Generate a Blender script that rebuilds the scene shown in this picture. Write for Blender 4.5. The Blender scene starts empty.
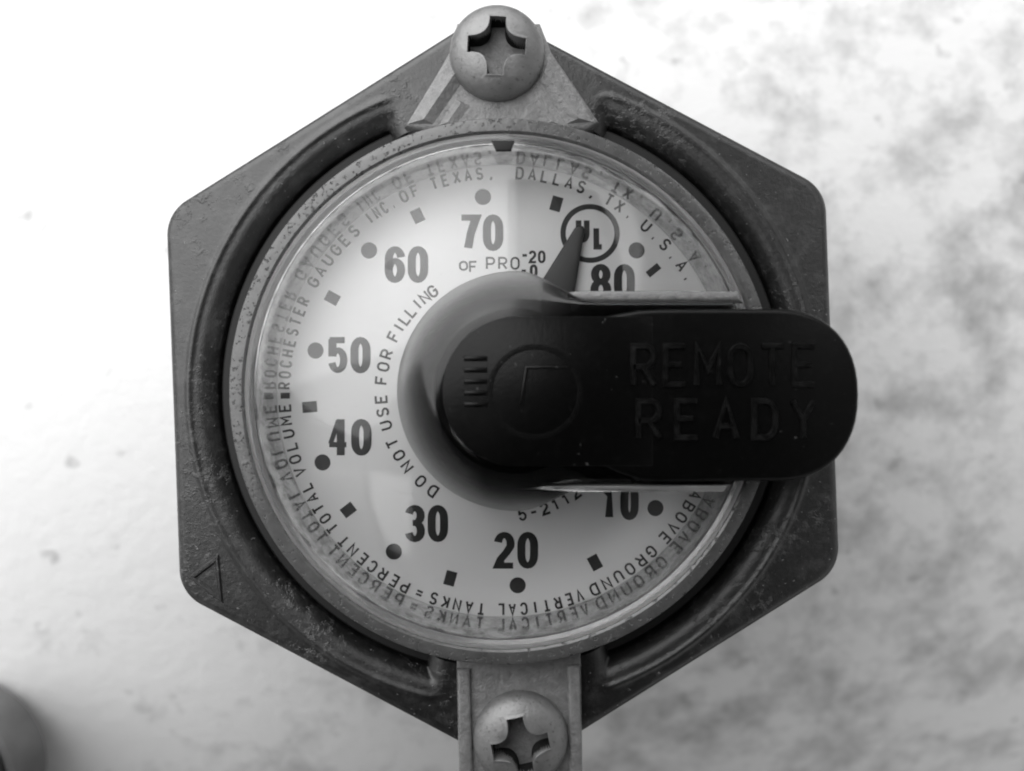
import bpy, bmesh, math, random
from mathutils import Vector, Matrix
import numpy as np
random.seed(7)
rng = np.random.default_rng(7)
S = bpy.context.scene
COL = S.collection
MM = 0.001
R = math.radians

# ------------------------------------------------------------------ camera
ZS = 0.60                      # all heights below are given in units of ZS mm
H = 105.0                      # camera height above the dial plane (in those units: 63 mm)
K = 0.08                       # mm per pixel on the dial plane
cd = bpy.data.cameras.new('camera'); cam = bpy.data.objects.new('camera', cd); COL.objects.link(cam)
cam.location = (0, 0, H*ZS*MM)
cd.sensor_width = 36.0
cd.lens = 36.0*H*ZS/(1024*K)
cd.clip_start = 0.005; cd.clip_end = 50.0
cd.dof.use_dof = True
cd.dof.focus_distance = (H-4.0)*ZS*MM
cd.dof.aperture_fstop = 20.0
S.camera = cam

# ------------------------------------------------------------------ sky, sun, exposure
SUN_EL, SUN_AZ = R(50), R(-26)             # azimuth from +Y (top of the picture) towards +X
w = bpy.data.worlds.new('World'); S.world = w; w.use_nodes = True
nt = w.node_tree; nt.nodes.clear()
sky = nt.nodes.new('ShaderNodeTexSky'); sky.sky_type = 'NISHITA'; sky.sun_disc = False
sky.sun_elevation = SUN_EL; sky.sun_rotation = SUN_AZ
bw = nt.nodes.new('ShaderNodeRGBToBW'); bg = nt.nodes.new('ShaderNodeBackground'); wo = nt.nodes.new('ShaderNodeOutputWorld')
bg.inputs['Strength'].default_value = 0.06
nt.links.new(sky.outputs[0], bw.inputs[0]); nt.links.new(bw.outputs[0], bg.inputs[0]); nt.links.new(bg.outputs[0], wo.inputs[0])
sd = bpy.data.lights.new('sun', 'SUN'); sun = bpy.data.objects.new('sun', sd); COL.objects.link(sun)
sd.energy = 1.5; sd.angle = R(98); sd.color = (1, 1, 1)
dirv = Vector((math.sin(SUN_AZ)*math.cos(SUN_EL), math.cos(SUN_AZ)*math.cos(SUN_EL), math.sin(SUN_EL)))
sun.rotation_euler = dirv.to_track_quat('Z', 'Y').to_euler()
sun.location = dirv*2
S.view_settings.view_transform = 'Standard'; S.view_settings.look = 'None'
S.view_settings.exposure = 1.45; S.view_settings.gamma = 1.0
S.view_settings.use_curve_mapping = False
S.cycles.use_denoising = True
S.cycles.max_bounces = 16; S.cycles.transmission_bounces = 14; S.cycles.transparent_max_bounces = 16
S.cycles.diffuse_bounces = 6; S.cycles.glossy_bounces = 8
S.cycles.sample_clamp_indirect = 6.0
S.cycles.blur_glossy = 0.3
S.cycles.filter_width = 2.0

# ------------------------------------------------------------------ helpers: pixels <-> millimetres
DU, DV = 503.0, 391.0          # the gauge's axis in the picture
def P(u, v, z=0.0):            # point at height z (mm) seen at pixel u, v
    f = K*(H-z)/H
    return ((u-512.0)*f, -(v-385.5)*f)
def RR(r, z=0.0): return r*K*(H-z)/H
CX, CY = P(DU, DV, 0)
def pol(th, r):                # th clockwise from the top (deg), r mm, about the gauge axis
    a = R(th); return (CX + r*math.sin(a), CY + r*math.cos(a))

# ------------------------------------------------------------------ materials
def new_mat(name):
    m = bpy.data.materials.new(name); m.use_nodes = True
    n = m.node_tree.nodes; n.clear()
    return m, n, m.node_tree.links
def coords(n, l, sc=1000.0):
    tc = n.new('ShaderNodeTexCoord'); mp = n.new('ShaderNodeMapping'); mp.inputs['Scale'].default_value = (sc,)*3
    l.new(tc.outputs['Object'], mp.inputs['Vector']); return mp.outputs[0]
def noise(n, l, v, scale, detail=4, rough=0.55):
    t = n.new('ShaderNodeTexNoise'); t.inputs['Scale'].default_value = scale
    t.inputs['Detail'].default_value = detail; t.inputs['Roughness'].default_value = rough
    l.new(v, t.inputs['Vector']); return t.outputs['Fac']
def ramp(n, l, fac, stops):
    r_ = n.new('ShaderNodeValToRGB'); e = r_.color_ramp.elements
    while len(e) < len(stops): e.new(0.5)
    for el, (p, c) in zip(e, stops): el.position = p; el.color = (c, c, c, 1)
    l.new(fac, r_.inputs[0]); return r_.outputs[0]
def math_n(n, l, op, a, b=None, clamp=False):
    t = n.new('ShaderNodeMath'); t.operation = op; t.use_clamp = clamp
    for i, x in enumerate((a, b)):
        if x is None: continue
        if isinstance(x, (int, float)): t.inputs[i].default_value = x
        else: l.new(x, t.inputs[i])
    return t.outputs[0]
def mix_f(n, l, fac, a, b):
    t = n.new('ShaderNodeMix'); t.data_type = 'FLOAT'
    for i, x in ((0, fac), (2, a), (3, b)):
        if isinstance(x, (int, float)): t.inputs[i].default_value = x
        else: l.new(x, t.inputs[i])
    return t.outputs[0]
def finish(n, l, col, rough, metal=0.0, bump=None, bump_d=0.05, spec=0.5, **kw):
    b = n.new('ShaderNodeBsdfPrincipled'); o = n.new('ShaderNodeOutputMaterial')
    for k, x in (('Base Color', col), ('Roughness', rough), ('Metallic', metal)):
        if isinstance(x, (int, float)):
            b.inputs[k].default_value = (x, x, x, 1) if k == 'Base Color' else x
        else: l.new(x, b.inputs[k])
    b.inputs['Specular IOR Level'].default_value = spec
    for k, x in kw.items(): b.inputs[k.replace('_', ' ')].default_value = x
    if bump is not None:
        bp = n.new('ShaderNodeBump'); bp.inputs['Strength'].default_value = 1.0
        bp.inputs['Distance'].default_value = bump_d*MM
        l.new(bump, bp.inputs['Height']); l.new(bp.outputs[0], b.inputs['Normal'])
    l.new(b.outputs[0], o.inputs[0]); return b

def mat_plate():
    m, n, l = new_mat('weathered_dark_plastic'); v = coords(n, l)
    big = noise(n, l, v, 0.22, 4); fine = noise(n, l, v, 2.6, 5, 0.7)
    dust = ramp(n, l, noise(n, l, v, 0.55, 6, 0.68), [(0.50, 0), (0.72, 1)])
    speck = ramp(n, l, noise(n, l, v, 3.2, 2, 0.5), [(0.70, 0), (0.76, 1)])
    base = mix_f(n, l, big, 0.005, 0.011)
    c = mix_f(n, l, math_n(n, l, 'MULTIPLY', dust, fine), base, 0.08)
    c = mix_f(n, l, math_n(n, l, 'MULTIPLY', speck, 0.55), c, 0.30)
    area = ramp(n, l, noise(n, l, v, 0.16, 3), [(0.48, 0), (0.62, 1)])
    crumb = ramp(n, l, noise(n, l, v, 1.5, 4, 0.7), [(0.52, 0), (0.66, 1)])
    scuff = math_n(n, l, 'MULTIPLY', area, crumb)
    c = mix_f(n, l, math_n(n, l, 'MULTIPLY', scuff, 0.5), c, 0.10)
    hgt = math_n(n, l, 'ADD', math_n(n, l, 'ADD', fine, speck), math_n(n, l, 'MULTIPLY', scuff, 1.3))
    finish(n, l, c, mix_f(n, l, fine, 0.30, 0.46), bump=hgt, bump_d=0.035, spec=0.9)
    return m
def mat_cap():
    m, n, l = new_mat('black_moulded_plastic'); v = coords(n, l)
    f = noise(n, l, v, 3.5, 4, 0.6)
    c = mix_f(n, l, ramp(n, l, noise(n, l, v, 1.4, 5, 0.7), [(0.55, 0), (0.75, 1)]), 0.0012, 0.004)
    sp = ramp(n, l, noise(n, l, v, 2.4, 2, 0.5), [(0.73, 0), (0.79, 1)])
    c = mix_f(n, l, math_n(n, l, 'MULTIPLY', sp, 0.5), c, 0.12)
    finish(n, l, c, mix_f(n, l, f, 0.24, 0.40), bump=f, bump_d=0.012, spec=0.22)
    return m
def mat_worn():
    m, n, l = new_mat('worn_black_plastic'); v = coords(n, l)
    f = noise(n, l, v, 1.3, 5, 0.7)
    c = mix_f(n, l, ramp(n, l, f, [(0.45, 0), (0.62, 1)]), 0.001, 0.007)
    finish(n, l, c, mix_f(n, l, f, 0.22, 0.5), bump=f, bump_d=0.05, spec=0.26); return m
def mat_dial():
    m, n, l = new_mat('white_enamelled_dial'); v = coords(n, l)
    f = noise(n, l, v, 0.12, 3)
    s = ramp(n, l, noise(n, l, v, 2.2, 3), [(0.68, 0), (0.74, 1)])
    c = mix_f(n, l, f, 0.74, 0.82); c = mix_f(n, l, math_n(n, l, 'MULTIPLY', s, 0.2), c, 0.4)
    finish(n, l, c, 0.5); return m
def mat_ink():
    m, n, l = new_mat('black_printing_ink'); v = coords(n, l)
    c = mix_f(n, l, noise(n, l, v, 2.0, 4), 0.012, 0.03); finish(n, l, c, 0.45); return m
def mat_pointer():
    m, n, l = new_mat('dark_grey_pointer_paint'); v = coords(n, l)
    c = mix_f(n, l, noise(n, l, v, 0.8, 4), 0.03, 0.045); finish(n, l, c, 0.5); return m
def mat_glass(name, tint, rough, dirt=0.0, bumpd=0.0):
    """clear moulded plastic; dirt specks and scratches sit on its surface"""
    m, n, l = new_mat(name); v = coords(n, l)
    g = n.new('ShaderNodeBsdfPrincipled'); o = n.new('ShaderNodeOutputMaterial')
    g.inputs['Transmission Weight'].default_value = 1.0; g.inputs['IOR'].default_value = 1.48
    g.inputs['Base Color'].default_value = (tint, tint, tint, 1); g.inputs['Roughness'].default_value = rough
    if bumpd:
        bp = n.new('ShaderNodeBump'); bp.inputs['Distance'].default_value = bumpd*MM
        l.new(noise(n, l, v, 0.9, 4, 0.6), bp.inputs['Height']); l.new(bp.outputs[0], g.inputs['Normal'])
    if dirt:
        d = n.new('ShaderNodeBsdfDiffuse'); d.inputs[0].default_value = (0.30, 0.30, 0.30, 1)
        mx = n.new('ShaderNodeMixShader')
        a = ramp(n, l, noise(n, l, v, 1.6, 6, 0.75), [(0.46, 0), (0.72, 1)])
        l.new(math_n(n, l, 'MULTIPLY', a, dirt), mx.inputs[0]); l.new(g.outputs[0], mx.inputs[1]); l.new(d.outputs[0], mx.inputs[2])
        l.new(mx.outputs[0], o.inputs[0])
    else: l.new(g.outputs[0], o.inputs[0])
    return m
def mat_cloudy(name, c0, c1, rough, trans):
    m, n, l = new_mat(name); v = coords(n, l)
    f = noise(n, l, v, 1.2, 5, 0.7); c = mix_f(n, l, f, c0, c1)
    b = finish(n, l, c, rough, bump=f, bump_d=0.22)
    b.inputs['Transmission Weight'].default_value = trans; b.inputs['IOR'].default_value = 1.48
    return m
def mat_rim():
    m, n, l = new_mat('weathered_rim_plastic'); v = coords(n, l)
    f = noise(n, l, v, 0.9, 5, 0.65); s = ramp(n, l, noise(n, l, v, 3.0, 3, 0.6), [(0.58, 0), (0.70, 1)])
    c = mix_f(n, l, f, 0.07, 0.22); c = mix_f(n, l, math_n(n, l, 'MULTIPLY', s, 0.7), c, 0.02)
    b = finish(n, l, c, mix_f(n, l, f, 0.10, 0.32), bump=math_n(n, l, 'SUBTRACT', f, s), bump_d=0.06, spec=0.9)
    b.inputs['Transmission Weight'].default_value = 0.4; return m
def mat_mirror():
    m, n, l = new_mat('added_mirror_metal'); v = coords(n, l)
    f = noise(n, l, v, 0.7, 5, 0.7); c = mix_f(n, l, ramp(n, l, f, [(0.35, 0), (0.6, 1)]), 0.40, 0.76)
    finish(n, l, c, 0.04, metal=0.72, bump=f, bump_d=0.03); return m
def mat_edge():
    m, n, l = new_mat('glint_rail_polish'); v = coords(n, l)
    f = noise(n, l, v, 0.8, 4, 0.6); c = mix_f(n, l, f, 0.30, 0.62)
    finish(n, l, c, 0.10, metal=0.6, bump=f, bump_d=0.05); return m
def mat_smoked():
    m, n, l = new_mat('smoked_hub_plastic')
    g = n.new('ShaderNodeBsdfPrincipled'); o = n.new('ShaderNodeOutputMaterial')
    g.inputs['Transmission Weight'].default_value = 1.0; g.inputs['IOR'].default_value = 1.48
    g.inputs['Base Color'].default_value = (0.9, 0.9, 0.9, 1); g.inputs['Roughness'].default_value = 0.14
    a = n.new('ShaderNodeVolumeAbsorption'); a.inputs['Color'].default_value = (0, 0, 0, 1); a.inputs['Density'].default_value = 2000
    l.new(g.outputs[0], o.inputs['Surface']); l.new(a.outputs[0], o.inputs['Volume']); return m
def mat_screw():
    m, n, l = new_mat('dull_zinc_screw'); v = coords(n, l)
    f = noise(n, l, v, 1.1, 6, 0.7); s = ramp(n, l, noise(n, l, v, 3.0, 3), [(0.60, 0), (0.72, 1)])
    c = mix_f(n, l, f, 0.16, 0.34); c = mix_f(n, l, math_n(n, l, 'MULTIPLY', s, 0.6), c, 0.07)
    finish(n, l, c, mix_f(n, l, f, 0.36, 0.55), metal=0.55, bump=f, bump_d=0.08); return m
def mat_slot_shade():
    m, n, l = new_mat('slot_shade'); v = coords(n, l)
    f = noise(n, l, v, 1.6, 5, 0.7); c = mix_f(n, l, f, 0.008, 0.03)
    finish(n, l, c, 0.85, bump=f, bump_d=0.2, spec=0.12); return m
def mat_tank():
    m, n, l = new_mat('white_tank_paint'); v = coords(n, l)
    tc = n.new('ShaderNodeTexCoord'); sx = n.new('ShaderNodeSeparateXYZ'); l.new(tc.outputs['Object'], sx.inputs[0])
    # mildew mottles the right and lower side; the lower increase also paints in shade
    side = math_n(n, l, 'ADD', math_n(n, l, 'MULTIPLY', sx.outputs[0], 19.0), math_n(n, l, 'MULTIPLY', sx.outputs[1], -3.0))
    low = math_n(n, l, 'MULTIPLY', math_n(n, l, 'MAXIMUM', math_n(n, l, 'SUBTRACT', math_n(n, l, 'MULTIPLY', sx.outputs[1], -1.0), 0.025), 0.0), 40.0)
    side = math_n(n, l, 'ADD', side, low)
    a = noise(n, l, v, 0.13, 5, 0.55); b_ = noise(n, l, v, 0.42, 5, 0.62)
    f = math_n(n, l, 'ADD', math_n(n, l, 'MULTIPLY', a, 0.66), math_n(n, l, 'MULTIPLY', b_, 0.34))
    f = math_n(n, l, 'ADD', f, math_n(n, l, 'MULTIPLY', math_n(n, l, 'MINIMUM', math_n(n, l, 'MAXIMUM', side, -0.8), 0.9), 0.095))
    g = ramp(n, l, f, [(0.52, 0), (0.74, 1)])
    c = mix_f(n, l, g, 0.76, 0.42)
    sp = ramp(n, l, noise(n, l, v, 0.30, 2, 0.4), [(0.68, 0), (0.80, 1)])
    c = mix_f(n, l, math_n(n, l, 'MULTIPLY', sp, 0.5), c, 0.15)
    finish(n, l, c, 0.62, bump=b_, bump_d=0.15, spec=0.3); return m
def mat_plain(name, c0, c1, rough, metal=0.0):
    m, n, l = new_mat(name); v = coords(n, l)
    c = mix_f(n, l, noise(n, l, v, 0.25, 5), c0, c1); finish(n, l, c, rough, metal=metal); return m

M = dict(plate=mat_plate(), cap=mat_cap(), dial=mat_dial(), ink=mat_ink(), pointer=mat_pointer(),
         lens=mat_glass('clear_lens_plastic', 0.97, 0.0),
         rim=mat_rim(), mirror=mat_mirror(), edge=mat_edge(),
         smoked=mat_smoked(), rail=mat_cloudy('glint_rail_plastic', 0.14, 0.42, 0.12, 0.35), worn=mat_worn(),
         tab=mat_cloudy('cloudy_tab_plastic', 0.14, 0.52, 0.13, 0.35),
         screw=mat_screw(), shade=mat_slot_shade(), tank=mat_tank(),
         body=mat_plain('gauge_body_metal', 0.10, 0.16, 0.5, 0.6),
         fit=mat_plain('grey_painted_fitting', 0.06, 0.20, 0.55),
         seat=mat_plain('black_rubber_seat', 0.006, 0.014, 0.7), blocker=mat_plain('dark_blocker', 0.02, 0.035, 0.6))

# ------------------------------------------------------------------ object helpers
def obj(name, verts, faces, mat, parent=None, smooth=False):
    """verts in millimetres"""
    me = bpy.data.meshes.new(name)
    me.from_pydata([(x*MM, y*MM, z*ZS*MM) for x, y, z in verts], [], faces)
    bm = bmesh.new(); bm.from_mesh(me); bmesh.ops.recalc_face_normals(bm, faces=bm.faces); bm.to_mesh(me); bm.free()
    me.materials.append(mat)
    if smooth:
        for p in me.polygons: p.use_smooth = True
    o = bpy.data.objects.new(name, me); COL.objects.link(o)
    if parent: o.parent = parent
    return o
def sharp(o, deg=35):
    o.data.set_sharp_from_angle(angle=R(deg)); return o
def grid_faces(nu, nv, closed_u=False):
    f = []
    for i in range(nu if closed_u else nu-1):
        for j in range(nv-1):
            a, b = i*nv, ((i+1) % nu)*nv
            f.append((a+j, b+j, b+j+1, a+j+1))
    return f
def revolve(name, prof, mat, parent=None, n=192, closed=False, center=None, smooth=True, ang=35):
    cx, cy = center or (CX, CY)
    vs = [(cx+r*math.sin(2*math.pi*i/n), cy+r*math.cos(2*math.pi*i/n), z) for i in range(n) for r, z in prof]
    m = len(prof); fs = grid_faces(n, m, True)
    if closed:
        for i in range(n):
            a, b = i*m, ((i+1) % n)*m
            fs.append((a+m-1, b+m-1, b, a))
    o = obj(name, vs, fs, mat, parent, smooth)
    bm = bmesh.new(); bm.from_mesh(o.data); bmesh.ops.remove_doubles(bm, verts=bm.verts, dist=1e-7)
    bmesh.ops.recalc_face_normals(bm, faces=bm.faces); bm.to_mesh(o.data); bm.free()
    return sharp(o, ang)
def prism(name, poly, z0, z1, mat, parent=None, bev=0.3, seg=3, ztop=None):
    """outline extruded from z0 to z1 with rounded top edges; ztop(x,y) may slope the top"""
    bm = bmesh.new()
    lo = [bm.verts.new((x*MM, y*MM, z0*ZS*MM)) for x, y in poly]
    hi = [bm.verts.new((x*MM, y*MM, (ztop(x, y) if ztop else z1)*ZS*MM)) for x, y in poly]
    n = len(poly)
    bm.faces.new(lo[::-1]); top = bm.faces.new(hi)
    for i in range(n): bm.faces.new((lo[i], lo[(i+1) % n], hi[(i+1) % n], hi[i]))
    bmesh.ops.recalc_face_normals(bm, faces=bm.faces)
    if bev:
        es = [e for e in bm.edges if e.verts[0] in hi and e.verts[1] in hi]
        bmesh.ops.bevel(bm, geom=es, offset=bev*MM, segments=seg, profile=0.5, affect='EDGES', clamp_overlap=True)
    me = bpy.data.meshes.new(name); bm.to_mesh(me); bm.free(); me.materials.append(mat)
    for p in me.polygons: p.use_smooth = True
    o = bpy.data.objects.new(name, me); COL.objects.link(o)
    if parent: o.parent = parent
    return sharp(o, 40)
def smoothstep(t): t = min(max(t, 0), 1); return t*t*(3-2*t)
def empty(name, loc, label, cat, group=None):
    o = bpy.data.objects.new(name, None); COL.objects.link(o); o.empty_display_size = 0.01
    o.location = (loc[0]*MM, loc[1]*MM, loc[2]*ZS*MM); o['label'] = label; o['category'] = cat
    if group: o['group'] = group
    return o

# ------------------------------------------------------------------ lettering (drawn as pen strokes)
def arc(cx, cy, rx, ry, a0, a1, n=10):
    return [(cx+rx*math.cos(R(a0+(a1-a0)*i/n)), cy+ry*math.sin(R(a0+(a1-a0)*i/n))) for i in range(n+1)]
_O = arc(2, 4, 2, 2, 0, 180) + arc(2, 2, 2, 2, 180, 360)
G = {  # strokes on a cell 4 wide, 6 high; ('c', pts) is a closed stroke
 'A': [[(0, 0), (2, 6), (4, 0)], [(.7, 1.9), (3.3, 1.9)]],
 'B': [[(0, 3.2), (0, 6)] + arc(2.4, 4.6, 1.4, 1.4, 90, -90) + [(0, 3.2)], [(0, 3.2), (0, 0)] + arc(2.4, 1.6, 1.6, 1.6, -90, 90) + [(1, 3.2)]],
 'C': [arc(2, 4, 2, 2, 15, 180) + arc(2, 2, 2, 2, 180, 345)],
 'D': [('c', [(0, 0), (0, 6), (1.6, 6)] + arc(1.8, 3.8, 2.2, 2.2, 90, 0) + arc(1.8, 2.2, 2.2, 2.2, 0, -90))],
 'E': [[(3.8, 6), (0, 6), (0, 0), (3.8, 0)], [(0, 3.1), (3.1, 3.1)]],
 'F': [[(3.8, 6), (0, 6), (0, 0)], [(0, 3.1), (3.1, 3.1)]],
 'G': [arc(2, 4, 2, 2, 15, 180) + arc(2, 2, 2, 2, 180, 360) + [(4, 3), (2.3, 3)]],
 'H': [[(0, 0), (0, 6)], [(4, 0), (4, 6)], [(0, 3), (4, 3)]],
 'I': [[(2, 0), (2, 6)]],
 'K': [[(0, 0), (0, 6)], [(4, 6), (0, 2.2)], [(1.3, 3.4), (4, 0)]],
 'L': [[(0.2, 6), (0.2, 0), (3.8, 0)]],
 'M': [[(-.2, 0), (-.2, 6), (2, 2.4), (4.2, 6), (4.2, 0)]],
 'N': [[(0, 0), (0, 6), (4, 0), (4, 6)]],
 'O': [('c', _O)],
 'P': [[(0, 0), (0, 6)] + arc(2.3, 4.3, 1.7, 1.7, 90, -90) + [(0, 2.6)]],
 'R': [[(0, 0), (0, 6)] + arc(2.3, 4.4, 1.6, 1.6, 90, -90) + [(0, 2.8)], [(1.9, 2.8), (4, 0)]],
 'S': [arc(2, 4.5, 1.9, 1.5, 20, 270) + arc(2, 1.5, 1.9, 1.5, 90, -160)],
 'T': [[(0, 6), (4, 6)], [(2, 6), (2, 0)]],
 'U': [[(0, 6)] + arc(2, 2, 2, 2, 180, 360) + [(4, 6)]],
 'V': [[(0, 6), (2, 0), (4, 6)]],
 'X': [[(0, 0), (4, 6)], [(0, 6), (4, 0)]],
 'Y': [[(0, 6), (2, 3), (4, 6)], [(2, 3), (2, 0)]],
 '.': [[(1.6, 0.4), (2.4, 0.4)]],
 ',': [[(2.2, 0.7), (2.0, -.2), (1.4, -1.1)]],
 '-': [[(0.3, 3), (3.7, 3)]],
 '=': [[(0.2, 4), (3.8, 4)], [(0.2, 2), (3.8, 2)]],
 '|': [[(2, -.6), (2, 6.6)]],
 '0': [('c', _O)],
 '1': [[(0.5, 4.6), (1.3, 4.9), (2.3, 6.0), (2.3, 0)]],
 '2': [arc(2, 4.3, 2, 1.7, 170, -20) + [(2.7, 2.6), (0.9, 1.3), (0.1, 0), (4.8, 0)]],
 '3': [arc(2, 4.55, 1.95, 1.45, 165, -80) + [(1.3, 3.1)], arc(2, 1.55, 2, 1.6, 85, -165)],
 '4': [[(2.75, -.55), (2.75, 6.55)], ('w', .62, [(2.0, 6.3), (-.55, 1.75)]), ('w', .85, [(-1.0, 1.55), (4.6, 1.55)])],
 '5': [[(4.3, 6), (-.7, 6)], [(0.25, 6.2), (0.2, 2.75)], ('w', .9, [(0.2, 3.0)] + arc(2, 2.0, 2, 2.0, 118, -165, 16))],
 '6': [arc(2, 4.1, 2, 1.9, 10, 180) + arc(2, 1.9, 2, 1.9, 180, 360) + arc(2, 1.9, 2, 1.8, 0, 180)],
 '7': [[(-.8, 6), (4, 6), (2.3, 3), (1.4, 0)]],
 '8': [('c', arc(2, 4.55, 1.8, 1.45, -90, 270, 20)), ('c', arc(2, 1.55, 2, 1.55, 90, 450, 20))],
}
def ribbon(pts, wx, wy, closed):
    """left and right edges of a pen stroke, wx thick on verticals and wy thick on horizontals"""
    q = [pts[0]]
    for p in pts[1:]:
        if math.hypot(p[0]-q[-1][0], p[1]-q[-1][1]) > 1e-4: q.append(p)
    if closed and math.hypot(q[0][0]-q[-1][0], q[0][1]-q[-1][1]) < 1e-4: q.pop()
    n = len(q); L = []; Rr = []
    def nrm(a, b):
        d = math.hypot(b[0]-a[0], b[1]-a[1]); return (-(b[1]-a[1])/d, (b[0]-a[0])/d)
    for i in range(n):
        if closed or 0 < i < n-1:
            a = nrm(q[i-1], q[i]); b = nrm(q[i], q[(i+1) % n])
            m = (a[0]+b[0], a[1]+b[1]); l = math.hypot(*m)
            if l < 1e-3: m = a; s = 1
            else:
                m = (m[0]/l, m[1]/l); s = min(1.0/max(m[0]*a[0]+m[1]*a[1], .3), 2.0)
        else:
            m = nrm(q[0], q[1]) if i == 0 else nrm(q[-2], q[-1]); s = 1
        ox, oy = m[0]*s*wx/2, m[1]*s*wy/2
        L.append((q[i][0]+ox, q[i][1]+oy)); Rr.append((q[i][0]-ox, q[i][1]-oy))
    return L, Rr, n
class Text:
    def __init__(s): s.v = []; s.f = []; s.k = 0
    def glyph(s, ch, tf, sx, sy, wx, wy, z, relief=0.0, z_of=None):
        """tf maps local millimetres to the plane; the ink film of each stroke lies a hair above the last"""
        for st in G[ch]:
            closed = isinstance(st, tuple) and st[0] == 'c'; pts = st[-1] if isinstance(st, tuple) else st
            pen = st[1] if isinstance(st, tuple) and st[0] == 'w' else 1.0
            pts = [((x-2)*sx, (y-3)*sy) for x, y in pts]
            if ch == '.' : w1, w2 = wx*1.35, wy*1.35
            else: w1, w2 = wx*pen, wy*pen
            L, Rr, n = ribbon(pts, w1, w2, closed)
            s.k += 1; dz = (s.k % 5)*0.004
            b = len(s.v)
            if not relief:
                for a, c in zip(L, Rr): s.v += [(*tf(*a), z+dz), (*tf(*c), z+dz)]
                for i in range(n if closed else n-1):
                    j = (i+1) % n; s.f.append((b+2*i, b+2*j, b+2*j+1, b+2*i+1))
            else:
                for a, c in zip(L, Rr):
                    m = lambda t: (a[0]+(c[0]-a[0])*t, a[1]+(c[1]-a[1])*t)
                    s.v += [(*tf(*m(0)), z-0.02), (*tf(*m(.17)), z+relief+dz), (*tf(*m(.83)), z+relief+dz), (*tf(*m(1)), z-0.02)]
                for i in range(n if closed else n-1):
                    j = (i+1) % n
                    for t in range(3): s.f.append((b+4*i+t, b+4*j+t, b+4*j+t+1, b+4*i+t+1))
                if not closed:
                    s.f.append((b, b+1, b+2, b+3)); e = b+4*(n-1); s.f.append((e+3, e+2, e+1, e))
    def build(s, name, mat, parent): return obj(name, s.v, s.f, mat, parent)
INK = 0.03
def arc_word(name, word, th0, th1, rpx, cap, parent, width=None, stroke=2.2, inward=False):
    """letters along a circle round the gauge axis: tops outward, or inward"""
    t = Text(); n = len(word); pitch = (th1-th0)/n
    wpx = width if width else abs(pitch)*math.pi/180*rpx*0.66
    for i, ch in enumerate(word):
        th = th0+pitch*(i+.5)
        px, py = pol(th, rpx*K)
        a = -R(th) if not inward else -R(th)+math.pi
        ca, sa = math.cos(a), math.sin(a)
        t.glyph(ch, lambda x, y: (px+x*ca-y*sa, py+x*sa+y*ca), (wpx-stroke)*K/4, (cap-stroke)*K/6, stroke*K, stroke*K, INK)
    return t.build(name, M['ink'], parent)
def flat_text(name, word, u0, u1, v0, v1, wx, wy, parent, z=INK, gap=None, mat=None, relief=0.0, rot=0.0, zpx=None):
    """upright text filling the pixel box u0..u1, v0..v1"""
    zp = z if zpx is None else zpx
    t = Text(); n = len(word); f = K*(H-zp)/H
    cw = (u1-u0-(gap or 0)*(n-1))/n
    for i, ch in enumerate(word):
        uc = u0+cw*(i+.5)+(gap or 0)*i
        px, py = P(uc, (v0+v1)/2, zp)
        ca, sa = math.cos(R(rot)), math.sin(R(rot))
        t.glyph(ch, lambda x, y: (px+x*ca-y*sa, py+x*sa+y*ca), (cw-wx)*f/4, (v1-v0-wy)*f/6, wx*f, wy*f, z, relief)
    return t.build(name, mat or M['ink'], parent)

# ================================================================== THE SETTING
def tank():
    n = 161; ext = 700.0; vs = []
    ax = R(12)
    for i in range(n):
        for j in range(n):
            s = (2*i/(n-1)-1); t = (2*j/(n-1)-1)
            x, y = ext*s*abs(s), ext*t*abs(t)
            q = -x*math.sin(ax)+y*math.cos(ax)     # distance from the crest line of the round tank
            q -= 9; d = (q*q/(2*100.0) if abs(q) < 80 else 80*80/200.0+(abs(q)-80)*0.80)/ZS
            vs.append((x, y, -34.0-d))
    o = obj('tank_surface', vs, grid_faces(n, n), M['tank'], None, True)
    o['kind'] = 'structure'
tank()

# ================================================================== THE GAUGE
gauge = empty('dial_gauge', (0, 0, 0), 'dark hexagonal tank level gauge with round white numbered dial under a clear lens', 'gauge')

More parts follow.
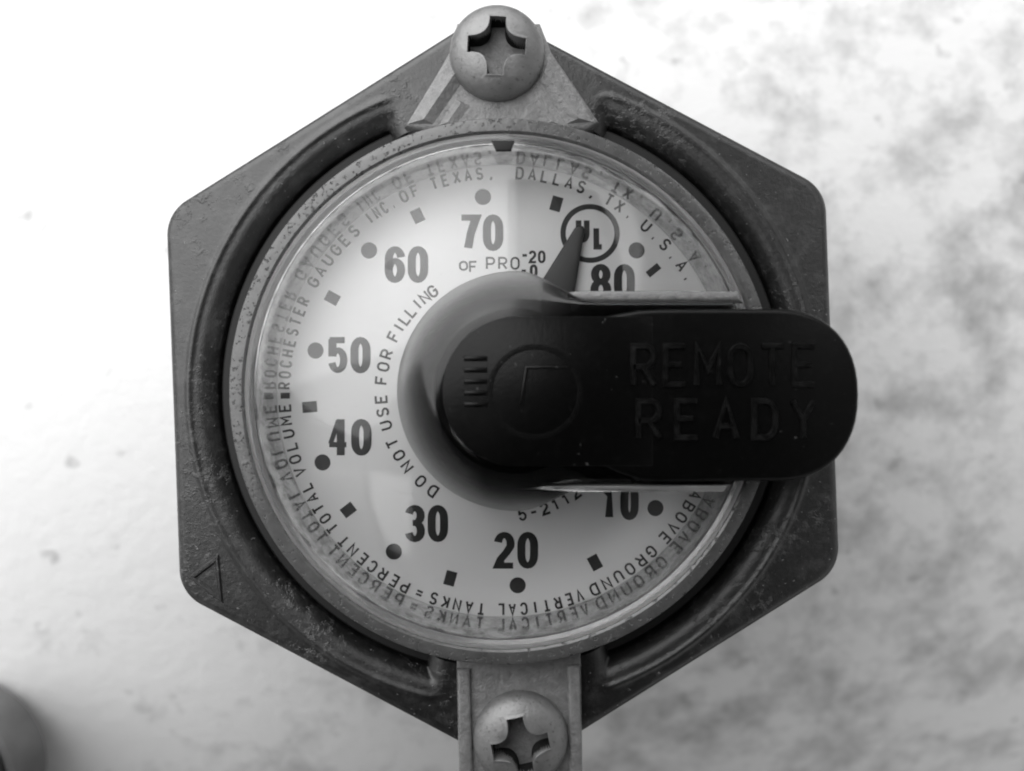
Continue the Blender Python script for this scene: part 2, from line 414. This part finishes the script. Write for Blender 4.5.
# ---- hexagonal plate with its ring-shaped recess
ROT = -2.1
ZT = 3.0
AP = RR(333, ZT)
def hex_r(th, ap=AP, rho=3.2):
    a = (th-ROT) % 60 - 30          # 0 in the middle of a flat
    h = 30-abs(a)                       # angle from the vertex
    rv = (ap-rho)/math.cos(R(30))
    # circle of radius rho round the point at rv on the vertex ray
    s = rv*math.sin(R(h))
    r_flat = ap/math.cos(R(a))
    r_c = rv*math.cos(R(h)) + math.sqrt(max(rho*rho-s*s, 0)) if abs(s) < rho else 1e9
    # the flat ends where the fillet starts
    lim = math.degrees(math.atan2((ap-rho)*math.tan(R(30)), ap))
    return r_c if abs(a) > lim else r_flat
def plate():
    N = 900
    r_in, r_edge = RR(268, 0), RR(320, ZT)
    rs = list(np.linspace(r_in, r_edge, 74))
    ends = [(-1.0, 17.6), (176.8, 13.6)]
    slope = RR(24, ZT)
    vs = []
    tops = 26
    m = None
    for i in range(N):
        th = 360.0*i/N
        col = []
        he = hex_r(th)
        for r in rs:
            d1 = (r_edge-0.35) - r
            d2 = 1e9
            for c, hw in ends:
                dth = abs((th-c+180) % 360-180)-hw
                d2 = min(d2, R(dth)*r)
            # rounded corner where the recess meets its end
            rc = 1.5
            ex, ey = rc-d1, rc-d2
            d = rc-math.hypot(max(ex, 0), max(ey, 0)) if ex > 0 and ey > 0 else min(d1, d2)
            bead = 0.24*math.exp(-((d-0.1)/0.26)**2)*smoothstep((d2-0.2)/1.6)
            if d <= 0: z = ZT+bead
            else:
                z = ZT+bead
                t2 = min(max((d-0.25)/slope, 0), 1)
                z -= 0.25*t2+1.9*t2**2.8
                t3 = min(max((d-slope-0.1)/0.35, 0), 1); z -= 6.0*t3*t3*(3-2*t3)
                if d < slope*1.2:
                    z += 0.0
            col.append((*pol(th, r), z))
        bead_on = smoothstep((min(R(abs((th-c+180) % 360-180)-hw)*r_edge for c, hw in ends)-0.2)/1.6)
        for k in range(1, tops+1):
            r = r_edge+(he-0.8-r_edge)*k/tops
            col.append((*pol(th, r), ZT+0.24*math.exp(-((r_edge-0.35-r-0.1)/0.26)**2)*bead_on))
        for k in range(1, 7):
            a = R(15*k); col.append((*pol(th, he-0.8+0.8*math.sin(a)), ZT-1.3+1.3*math.cos(a)))
        col.append((*pol(th, he-0.02), ZT-8.5)); col.append((*pol(th, he-0.5), ZT-9.0)); col.append((*pol(th, r_in), ZT-12.5))
        m = len(col); vs += col
    o = obj('base_plate', vs, grid_faces(N, m, True), M['plate'], gauge, True)
    sharp(o, 50)
    # raised triangular arrow mark in the lower left corner
    tri = [P(218, 556, ZT), P(222, 601, ZT), P(190, 577, ZT)]
    lip = []
    cx_ = sum(p[0] for p in tri)/3; cy_ = sum(p[1] for p in tri)/3
    v = []; f = []
    for s, z in ((1.12, ZT+0.01), (1.0, ZT+0.28), (0.80, ZT+0.28), (0.66, ZT+0.02)):
        for p in tri: v.append((cx_+(p[0]-cx_)*s, cy_+(p[1]-cy_)*s, z))
    for k in range(3):
        for i in range(3):
            j = (i+1) % 3; f.append((k*3+i, k*3+j, (k+1)*3+j, (k+1)*3+i))
    obj('arrow_mark', v, f, M['plate'], o)
plate()

# ---- body that carries the plate on the tank
revolve('gauge_body', [(0.01, -37.5), (19.0, -37.5), (19.0, -11.0), (18.6, -9.3), (0.01, -9.3)], M['body'], gauge, 96)
revolve('lens_seat', [(RR(281, 1), -9.2), (RR(281, 1), 0.9), (RR(279, 1), 1.2), (RR(262, 1), 1.2), (RR(262, 1), -9.2)], M['seat'], gauge, 192, closed=True)

# ---- dial face with its printing
dial = revolve('dial_face', [(0.01, 0.0), (RR(240), 0.0), (RR(243), -0.2), (RR(243), -0.8), (0.01, -0.8)], M['dial'], gauge, 192)
for wd, box in {'20': (494, 538.6, 532.6, 570), '30': (404, 448, 505.5, 543), '40': (327, 371, 419, 456), '50': (326.5, 370, 336.5, 373),
                '60': (384, 428, 245, 282), '70': (459.7, 503.5, 213, 250), '80': (591, 636, 263, 300), '10': (600, 640, 484, 521)}.items():
    flat_text('numeral', wd, box[0], box[1], box[2], box[3], 8.2, 6.2, dial, gap=2.6)
def disc(name, u, v, rpx, parent, z=INK):
    x, y = P(u, v, z); r = rpx*K
    pts = [(x+r*math.sin(2*math.pi*i/32), y+r*math.cos(2*math.pi*i/32), z) for i in range(32)]
    obj(name, pts, [tuple(range(32))], M['ink'], parent)
for u, v in ((483, 195), (368, 249), (314, 350), (321, 463), (393, 553), (518, 587), (657, 509), (638, 249)): disc('dot', u, v, 8.2, dial)
for u, v, a, b in ((417, 214, 11, 14), (331, 297, 11, 14), (308, 407, 11, 15), (347, 511, 11, 14), (450, 580, 11, 15), (596, 564, 11, 15), (557, 202, 11, 15), (655, 269, 7, 15)):
    x, y = P(u, v, INK); th = math.atan2(x-CX, y-CY); ca, sa = math.cos(-th), math.sin(-th)
    a, b = a*K/2, b*K/2
    obj('tick_mark', [(x+p*ca-q*sa, y+p*sa+q*ca, INK) for p, q in ((-a, -b), (a, -b), (a, b), (-a, b))], [(0, 1, 2, 3)], M['ink'], dial)
for wd, a, b in (('ROCHESTER', -90, -64.3), ('GAUGES', -61.8, -41.2), ('INC.', -38.9, -29.3), ('OF', -28.6, -22.0), ('TEXAS,', -19.8, -1.6),
                 ('DALLAS,', 2.8, 26), ('TX.', 27.4, 37.2), ('U.S.A.', 39.2, 60.2), ('ABOVE', 116.6, 134), ('GROUND', 135.4, 157),
                 ('VERTICAL', 157.9, 182), ('TANKS', 184.1, 200), ('=', 200.7, 204.2), ('PERCENT', 204.9, 228.4), ('TOTAL', 229.6, 245.4), ('VOLUME', 246.6, 267.4)):
    arc_word('lettering', wd, a, b, 221, 13.2, dial)
arc_word('lettering', '|', 268, 269.6, 220, 14, dial, width=8, stroke=6)
for wd, a, b in (('DO', 211.5, 226), ('NOT', 228.5, 248), ('USE', 250.5, 269.5), ('FOR', 272.2, 290.8), ('FILLING', 294.4, 327.2)):
    arc_word('lettering', wd, a, b, 122.5, 13.0, dial, width=9.2)
flat_text('lettering', 'O', 459, 468, 260, 270, 1.9, 1.9, dial, rot=4)
flat_text('lettering', 'F', 469, 478, 260, 272, 1.9, 1.9, dial, rot=2)
flat_text('lettering', 'PRO', 486, 520, 256, 269, 1.9, 1.9, dial, gap=3)
flat_text('lettering', '-', 521, 529, 248, 261, 2.6, 2.6, dial)
flat_text('lettering', '20', 529, 546, 249.5, 262.5, 2.6, 2.4, dial, gap=1.5)
flat_text('lettering', '-0', 520, 538, 263.5, 277, 3.0, 2.8, dial, gap=2)
for i, ch in enumerate('5-2112'):
    th = 171.0-i*5.3
    arc_word('lettering', ch, th+2, th-2, 125.5, 13, dial, width=8.5, stroke=2.4, inward=True)
# the listing mark: a ring holding two stepped letters
ux, uy = P(591, 232, INK)
ring = [(ux+r*K*math.sin(2*math.pi*i/64), uy+r*K*math.cos(2*math.pi*i/64), INK) for i in range(64) for r in (24.6, 30.0)]
obj('listing_mark_ring', ring, grid_faces(64, 2, True), M['ink'], dial)
flat_text('listing_mark_letter', 'U', 576.5, 590.5, 216, 241.5, 5.8, 5.6, dial)
flat_text('listing_mark_letter', 'L', 594, 606, 224, 248.5, 5.8, 5.6, dial)

dial.scale = (1.020, 1.020, 1)

# ---- pointer, a tapered vane just above the dial
zp = 1.6
pl = [P(576.5, 224, zp), P(580, 220.5, zp), P(585.5, 222, zp), P(586.5, 227, zp), P(577, 287, zp), P(570, 330, zp), P(545, 330, zp), P(537, 287, zp)]
prism('pointer', pl, zp-0.5, zp, M['pointer'], gauge, bev=0.22)
# dark dirt mark on the lens top, by the rim
ZL_ = 8.75
pg = [P(491.5, 140.5, ZL_), P(514.5, 140.5, ZL_), P(511, 151, ZL_), P(496, 151, ZL_)]
prism('dirt_mark', pg, 8.53, ZL_+0.15, M['seat'], gauge, bev=0.1)

# ---- clear lens: an upturned cup; the outer rim is duller
ZL = 8.7
ro, ri = RR(274.3, ZL), RR(252, ZL)
zu = 7.3
lens = revolve('lens', [(0.002, ZL-0.15), (ri-0.9, ZL-0.15), (ri-0.25, ZL-0.12), (ri+0.02, ZL-0.02), (ri+0.25, ZL-0.02), (ri+0.45, ZL-0.2), (ri+0.66, 0.05), (ri+0.21, 0.05), (ri, zu-0.25), (ri-0.3, zu), (0.002, zu)], M['lens'], gauge, 256)
revolve('lens_rim', [(ri+0.70, 1.3), (ri+0.50, ZL-0.22), (ri+0.66, ZL), (ro-0.35, ZL), (ro-0.08, ZL-0.12), (ro, ZL-0.4), (ro, 1.3)], M['rim'], lens, 256, closed=True)

revolve('added_mirror_ring', [(ri+0.16, 0.08), (ri-0.04, zu-0.3), (ri-0.01, zu-0.28), (ri+0.19, 0.08)], M['mirror'], lens, 256, closed=True)  # added mirror ring, strengthens the lens wall's reflection of the lettering

# ---- clear U-shaped socket standing on the lens
hx, hy = P(517, 391, ZL)
def u_socket():
    prof_h = [(8.80, 0.0), (8.74, 0.22), (8.40, 0.42), (7.75, 1.0), (7.1, 1.75), (6.4, 2.4), (5.8, 2.75), (5.27, 2.8), (5.22, 0.0)]
    prof_n = [(6.50, 0.0), (6.48, 0.8), (6.45, 1.5), (6.40, 2.1), (6.3, 2.6), (6.15, 2.85), (5.7, 2.9), (5.27, 2.85), (5.22, 0.0)]
    prof_s = [(6.85, 0.0), (6.80, 0.8), (6.75, 1.5), (6.70, 2.1), (6.5, 2.6), (6.3, 2.85), (5.8, 2.9), (5.27, 2.85), (5.22, 0.0)]
    xe = math.sqrt(ri**2-7.5**2)-0.4 + (CX-hx)
    def loft(name, path, mat):
        vs = []
        for x, is_arm, d, t in path:
            for (rh, zh), (ra, za) in zip(prof_h, prof_n if d[1] > 0 else prof_s):
                r = rh*(1-t)+ra*t; z = zh*(1-t)+za*t
                vs.append((hx+x+d[0]*r, hy+d[1]*r, ZL+0.15+z))
        m = len(prof_h); n = len(path)
        fs = grid_faces(n, m)
        for i in range(n-1): fs.append((i*m+m-1, (i+1)*m+m-1, (i+1)*m, i*m))
        fs.append(tuple(range(m))); fs.append(tuple((n-1)*m+k for k in range(m))[::-1])
        o = obj(name, vs, fs, mat, lens, True); sharp(o, 50)
    ease = lambda x: 1-(1-min(max(x/6.0, 0), 1))**2*(1+2*min(max(x/6.0, 0), 1))
    path = [(xe*(1-i/32), 1, (0, 1), ease(xe*(1-i/32))) for i in range(33)]
    path += [(0, 0, (math.cos(math.pi/2+math.pi*i/64), math.sin(math.pi/2+math.pi*i/64)), 0.0) for i in range(1, 64)]
    path += [(xe*i/32, 1, (0, -1), ease(xe*i/32)) for i in range(33)]
    loft('lens_socket', path, M['smoked'])
u_socket()
# added rails beside the socket, shaped to catch bright lines of sky
prism('glint_rail', [P(566, 292, 9.4), P(580, 290.5, 9.4), P(739, 291, 9.4), P(744, 303, 9.4), P(566, 303, 9.4)], ZL+0.02, ZL+1.0, M['rail'], lens, bev=0.42, seg=5)
prism('glint_rail', [P(522, 490.3, 13), P(575, 487, 13), P(728, 486, 13), P(724, 492, 13), P(575, 492.3, 13), P(522, 492, 13)], ZL+0.02, ZL+4.2, M['edge'], lens, bev=0.18, seg=5,
      ztop=lambda x, y: ZL+0.6+3.6*smoothstep((x-hx+1)/6.0))

# ---- black plug lying in the socket
ZC = 13.4
def stadium_outline():
    pts = []
    # grip: rounded right end
    uR = 860; vc = 395
    top, bot = 309, 482
    for i in range(25):
        a = R(90-180*i/24)
        e = 2.25
        c, s = math.cos(a), math.sin(a)
        x = 778+82*abs(c)**(2/e); y = vc-(86.5)*math.copysign(abs(s)**(2/e), s)
        pts.append((x, y))
    return pts
def plug():
    out = [P(u, v, ZC) for u, v in stadium_outline()]
    out += [P(u, v, ZC) for u, v in ((660, 482), (640, 480), (622, 474), (606, 467), (600, 466.5), (600, 316.5), (606, 316), (622, 313), (640, 310), (660, 309))]
    o = prism('sensor_plug', out, ZC-4.2, ZC, M['cap'], gauge, bev=0.55, seg=4)
    # tongue: lower, round ended
    zt = ZC+0.02; tg = []
    for i in range(41):
        a = R(90+180*i/40); tg.append((hx+5.12*math.cos(a), hy+5.12*math.sin(a)))
    xr = P(604, 391, ZC)[0]
    tg += [(xr, hy-5.12), (xr, hy+5.12)]
    fl = [(hx+5.9*math.cos(R(a)), hy+5.9*math.sin(R(a))) for a in range(64, 297, 4)]
    fl += [(hx+5.4, hy-6.25), (xr+9, hy-6.25), (xr+9, hy+6.25), (hx+5.4, hy+6.25)]
    prism('flange', fl, ZL-0.13, ZL+0.12, M['cap'], o, bev=0.08, seg=2)
    prism('tongue', tg, ZL-0.02, zt, M['cap'], o, bev=0.1, seg=2)
    lp = [(hx+5.22*math.cos(R(a)), hy+5.22*math.sin(R(a))) for a in range(90, 271, 4)]+[(xr+3.4, hy-5.22), (xr+3.4, hy+5.22)]
    prism('tongue_lip', lp, ZL+2.9, zt+0.02, M['cap'], o, bev=0.05, seg=2)
    # moulded details on the tongue: short ridges, a low round boss and a thin fin
    for k in range(5):
        v = 356+k*11.5
        p = [P(464, v, zt), P(487, v, zt), P(487, v+5, zt), P(464, v+5, zt)]
        prism('ridge', p, zt-0.1, zt+0.35, M['cap'], o, bev=0.12, seg=2)
    bx, by = P(535, 392, zt)
    ringp = [(2.9, zt-0.05), (2.95, zt+0.02), (3.15, zt+0.035), (3.35, zt+0.02), (3.4, zt-0.05)]
    revolve('boss_ring', ringp, M['cap'], o, 64, closed=True, center=(bx, by))
    prism('fin', [P(519, 405, zt), P(523, 405, zt), P(528, 369, zt), P(568, 369, zt), P(568, 366, zt), P(525, 366, zt)], zt-0.1, zt+0.25, M['cap'], o, bev=0.1, seg=2)
    flat_text('raised_lettering', 'REMOTE', 630, 818, 343, 388, 6.5, 6.5, o, z=ZC, gap=5.5, mat=M['worn'], relief=0.28)
    flat_text('raised_lettering', 'READY', 635, 817, 398, 441, 6.5, 6.5, o, z=ZC, gap=11, mat=M['worn'], relief=0.28)
plug()

# ---- two mounting tabs of the lens
zt1 = 4.6
# top: a wedge that spreads towards the rim, with two gusset ribs
a_ = [(457, 22), (540, 22), (552, 52), (577, 88), (600, 122), (585, 130), (500, 128), (425, 130), (404, 126), (432, 84), (449, 50)]
prism('mounting_tab', [P(u, v, zt1) for u, v in a_], 0.5, zt1, M['tab'], lens, bev=0.35)
def gusset(base, crest, hgt):
    v = [(*P(u, w_, zt1), zt1-0.05) for u, w_ in base]+[(*P(u, w_, zt1), zt1+hgt) for u, w_ in crest]
    f = [(0, 1, 5, 4), (1, 2, 5), (2, 3, 4, 5), (3, 0, 4)]   # base runs: upper pair, then lower pair
    o = obj('gusset', v, [(0, 1, 4), (1, 2, 5, 4), (2, 3, 5), (3, 0, 4, 5)], M['tab'], lens)
gusset([(447, 58), (462, 84), (434, 124), (407, 124)], [(456, 74), (424, 121)], 0.7)
gusset([(455, 98), (472, 106), (456, 126), (437, 126)], [(461, 104), (448, 123)], 0.35)
gusset([(538, 84), (549, 58), (594, 122), (566, 124)], [(544, 74), (578, 120)], 0.7)
gusset([(527, 106), (541, 98), (560, 124), (545, 126)], [(535, 104), (551, 122)], 0.35)
# bottom: a square tab with thick side walls
b_ = [(456, 655), (581, 652), (583, 790), (459, 793)]
prism('mounting_tab', [P(u, v, zt1) for u, v in b_], -1.0, zt1, M['tab'], lens, bev=0.3)
for q_ in ([(457, 668), (470, 668), (474, 790), (460, 790)], [(567, 664), (580, 664), (582, 788), (570, 788)]):
    prism('side_wall', [P(u, v, zt1) for u, v in q_], zt1-0.1, zt1+0.7, M['tab'], lens, bev=0.25)

# ---- pan-head screws with worn cross recess
def screw(u, v, rpx, z0, rot, hgt=3.3):
    cx, cy = P(u, v, z0+0.4); rad = RR(rpx, z0+0.4)
    nr, na = 150, 300; vs = []; deep = []
    c_, s_ = math.cos(R(rot)), math.sin(R(rot))
    wv = rng.random(4)*6
    def recess(x, y):
        X, Y = x*c_+y*s_, -x*s_+y*c_
        aw, al = rad*0.125, rad*0.585
        d1 = max(abs(X)-aw-0.10*(abs(Y)/al), abs(Y)-al); d2 = max(abs(Y)-aw-0.10*(abs(X)/al), abs(X)-al)
        k = rad*0.42; hh = max(k-abs(d1-d2), 0)/k
        d = min(d1, d2)-hh*hh*k*0.25
        rr = math.hypot(x, y)/rad
        dep = 7.6-2.4*min(rr/0.62, 1)**2
        return dep*smoothstep((0.06-d)/0.16), d
    for i in range(na):
        a = 2*math.pi*i/na; ca, sa = math.sin(a), math.cos(a)
        for j in range(nr):
            t = j/(nr-1)
            r = rad*(t if t < .9 else t)
            x, y = r*ca, r*sa
            q = r/rad
            z = hgt*math.sqrt(max(1-(q**2.6), 0))**0.9 if q < 1 else 0
            z = 0.55+ (hgt-0.55)*max(1-q**2.7, 0)**0.62
            dp, d = recess(x, y)
            lip = 0.10*math.exp(-((d-0.10)/0.10)**2)*(0.5+0.5*math.sin(a*3+wv[0]))
            deep.append(dp > 1.5)
            vs.append((cx+x, cy+y, z0+z-dp+lip))
        vs.append((cx+rad*ca, cy+rad*sa, z0+0.1)); vs.append((cx+rad*.93*ca, cy+rad*.93*sa, z0-0.05))
        vs.append((cx+rad*.64*ca, cy+rad*.64*sa, z0-0.05)); vs.append((cx+rad*.64*ca, cy+rad*.64*sa, z0-8)) 
    o = obj('screw', vs, grid_faces(na, nr+4, True), M['screw'], gauge, True); sharp(o, 60)
    o.data.materials.append(M['shade'])
    for p in o.data.polygons:      # slot shade painted as a near-black floor colour
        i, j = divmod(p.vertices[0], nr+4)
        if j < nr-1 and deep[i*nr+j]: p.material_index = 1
    return o
screw(497, 53.5, 47.3, zt1, -3).__setitem__('label', 'top screw, pale and brightly lit')
screw(520.5, 738, 47, zt1, 12).__setitem__('label', 'bottom screw, dark and shaded with worn recess')

# ================================================================== OTHER THINGS
# round fitting that shows in the lower left corner
fx, fy = P(-78, 790, -30)
fit = empty('pipe_fitting', (fx, fy, -32), 'blurred dark grey round fitting rising from the white tank at the lower left corner', 'fitting')
def fitting():
    prof = [(0.01, 6.0), (5.2, 6.0), (5.6, 5.4), (7.2, 4.8), (8.3, 3.4), (8.8, 1.0), (8.8, -4.0), (8.2, -6.0), (8.2, -22), (0.01, -22)]
    o = revolve('fitting_cap', [(r, z) for r, z in prof], M['fit'], None, 96, center=(0, 0))
    o.parent = fit; o.location = (0, 0, 14*ZS*MM)
    o = revolve('collar', [(8.7, -22), (9.3, -22), (9.3, -13), (9.0, -12.4), (8.7, -12.4)], M['fit'], None, 96, closed=True, center=(0, 0))
    o.parent = fit; o.location = (0, 0, 14*ZS*MM)
fitting()
# added panel in place of phone and hand: blocks light, darkens the lens reflection
blk = empty('light_blocker', (60, -60, -18), 'added dark panel above the right side of the gauge, blocking light', 'blocker')
def blocker():
    def box(name, x0, x1, y0, y1, z0, z1):
        v = [(x-60, y+60, z+18) for x in (x0, x1) for y in (y0, y1) for z in (z0, z1)]
        o = obj(name, v, [(0, 1, 3, 2), (4, 6, 7, 5), (0, 4, 5, 1), (2, 3, 7, 6), (0, 2, 6, 4), (1, 5, 7, 3)], M['blocker']); o.parent = blk
    out = [(0.5, 105), (0.5, 9), (-12, 7), (-42, -4), (-46, -13), (-20.8, -12.4), (-14.7, -13.4), (-14.7, -25.5), (-17, -24.3), (-19, -21.5), (-20.4, -17.4), (-20.8, -12.7), (-50, -13.4), (-60, -30), (-60, -120), (48, -120), (48, 105)]
    o = prism('blocker_top', [(x-60, y+60) for x, y in out], 112+18, 114+18, M['blocker'], blk, bev=0)
    box('end_panel', -60, 48, -120, -118, -100, 111.9)
blocker()
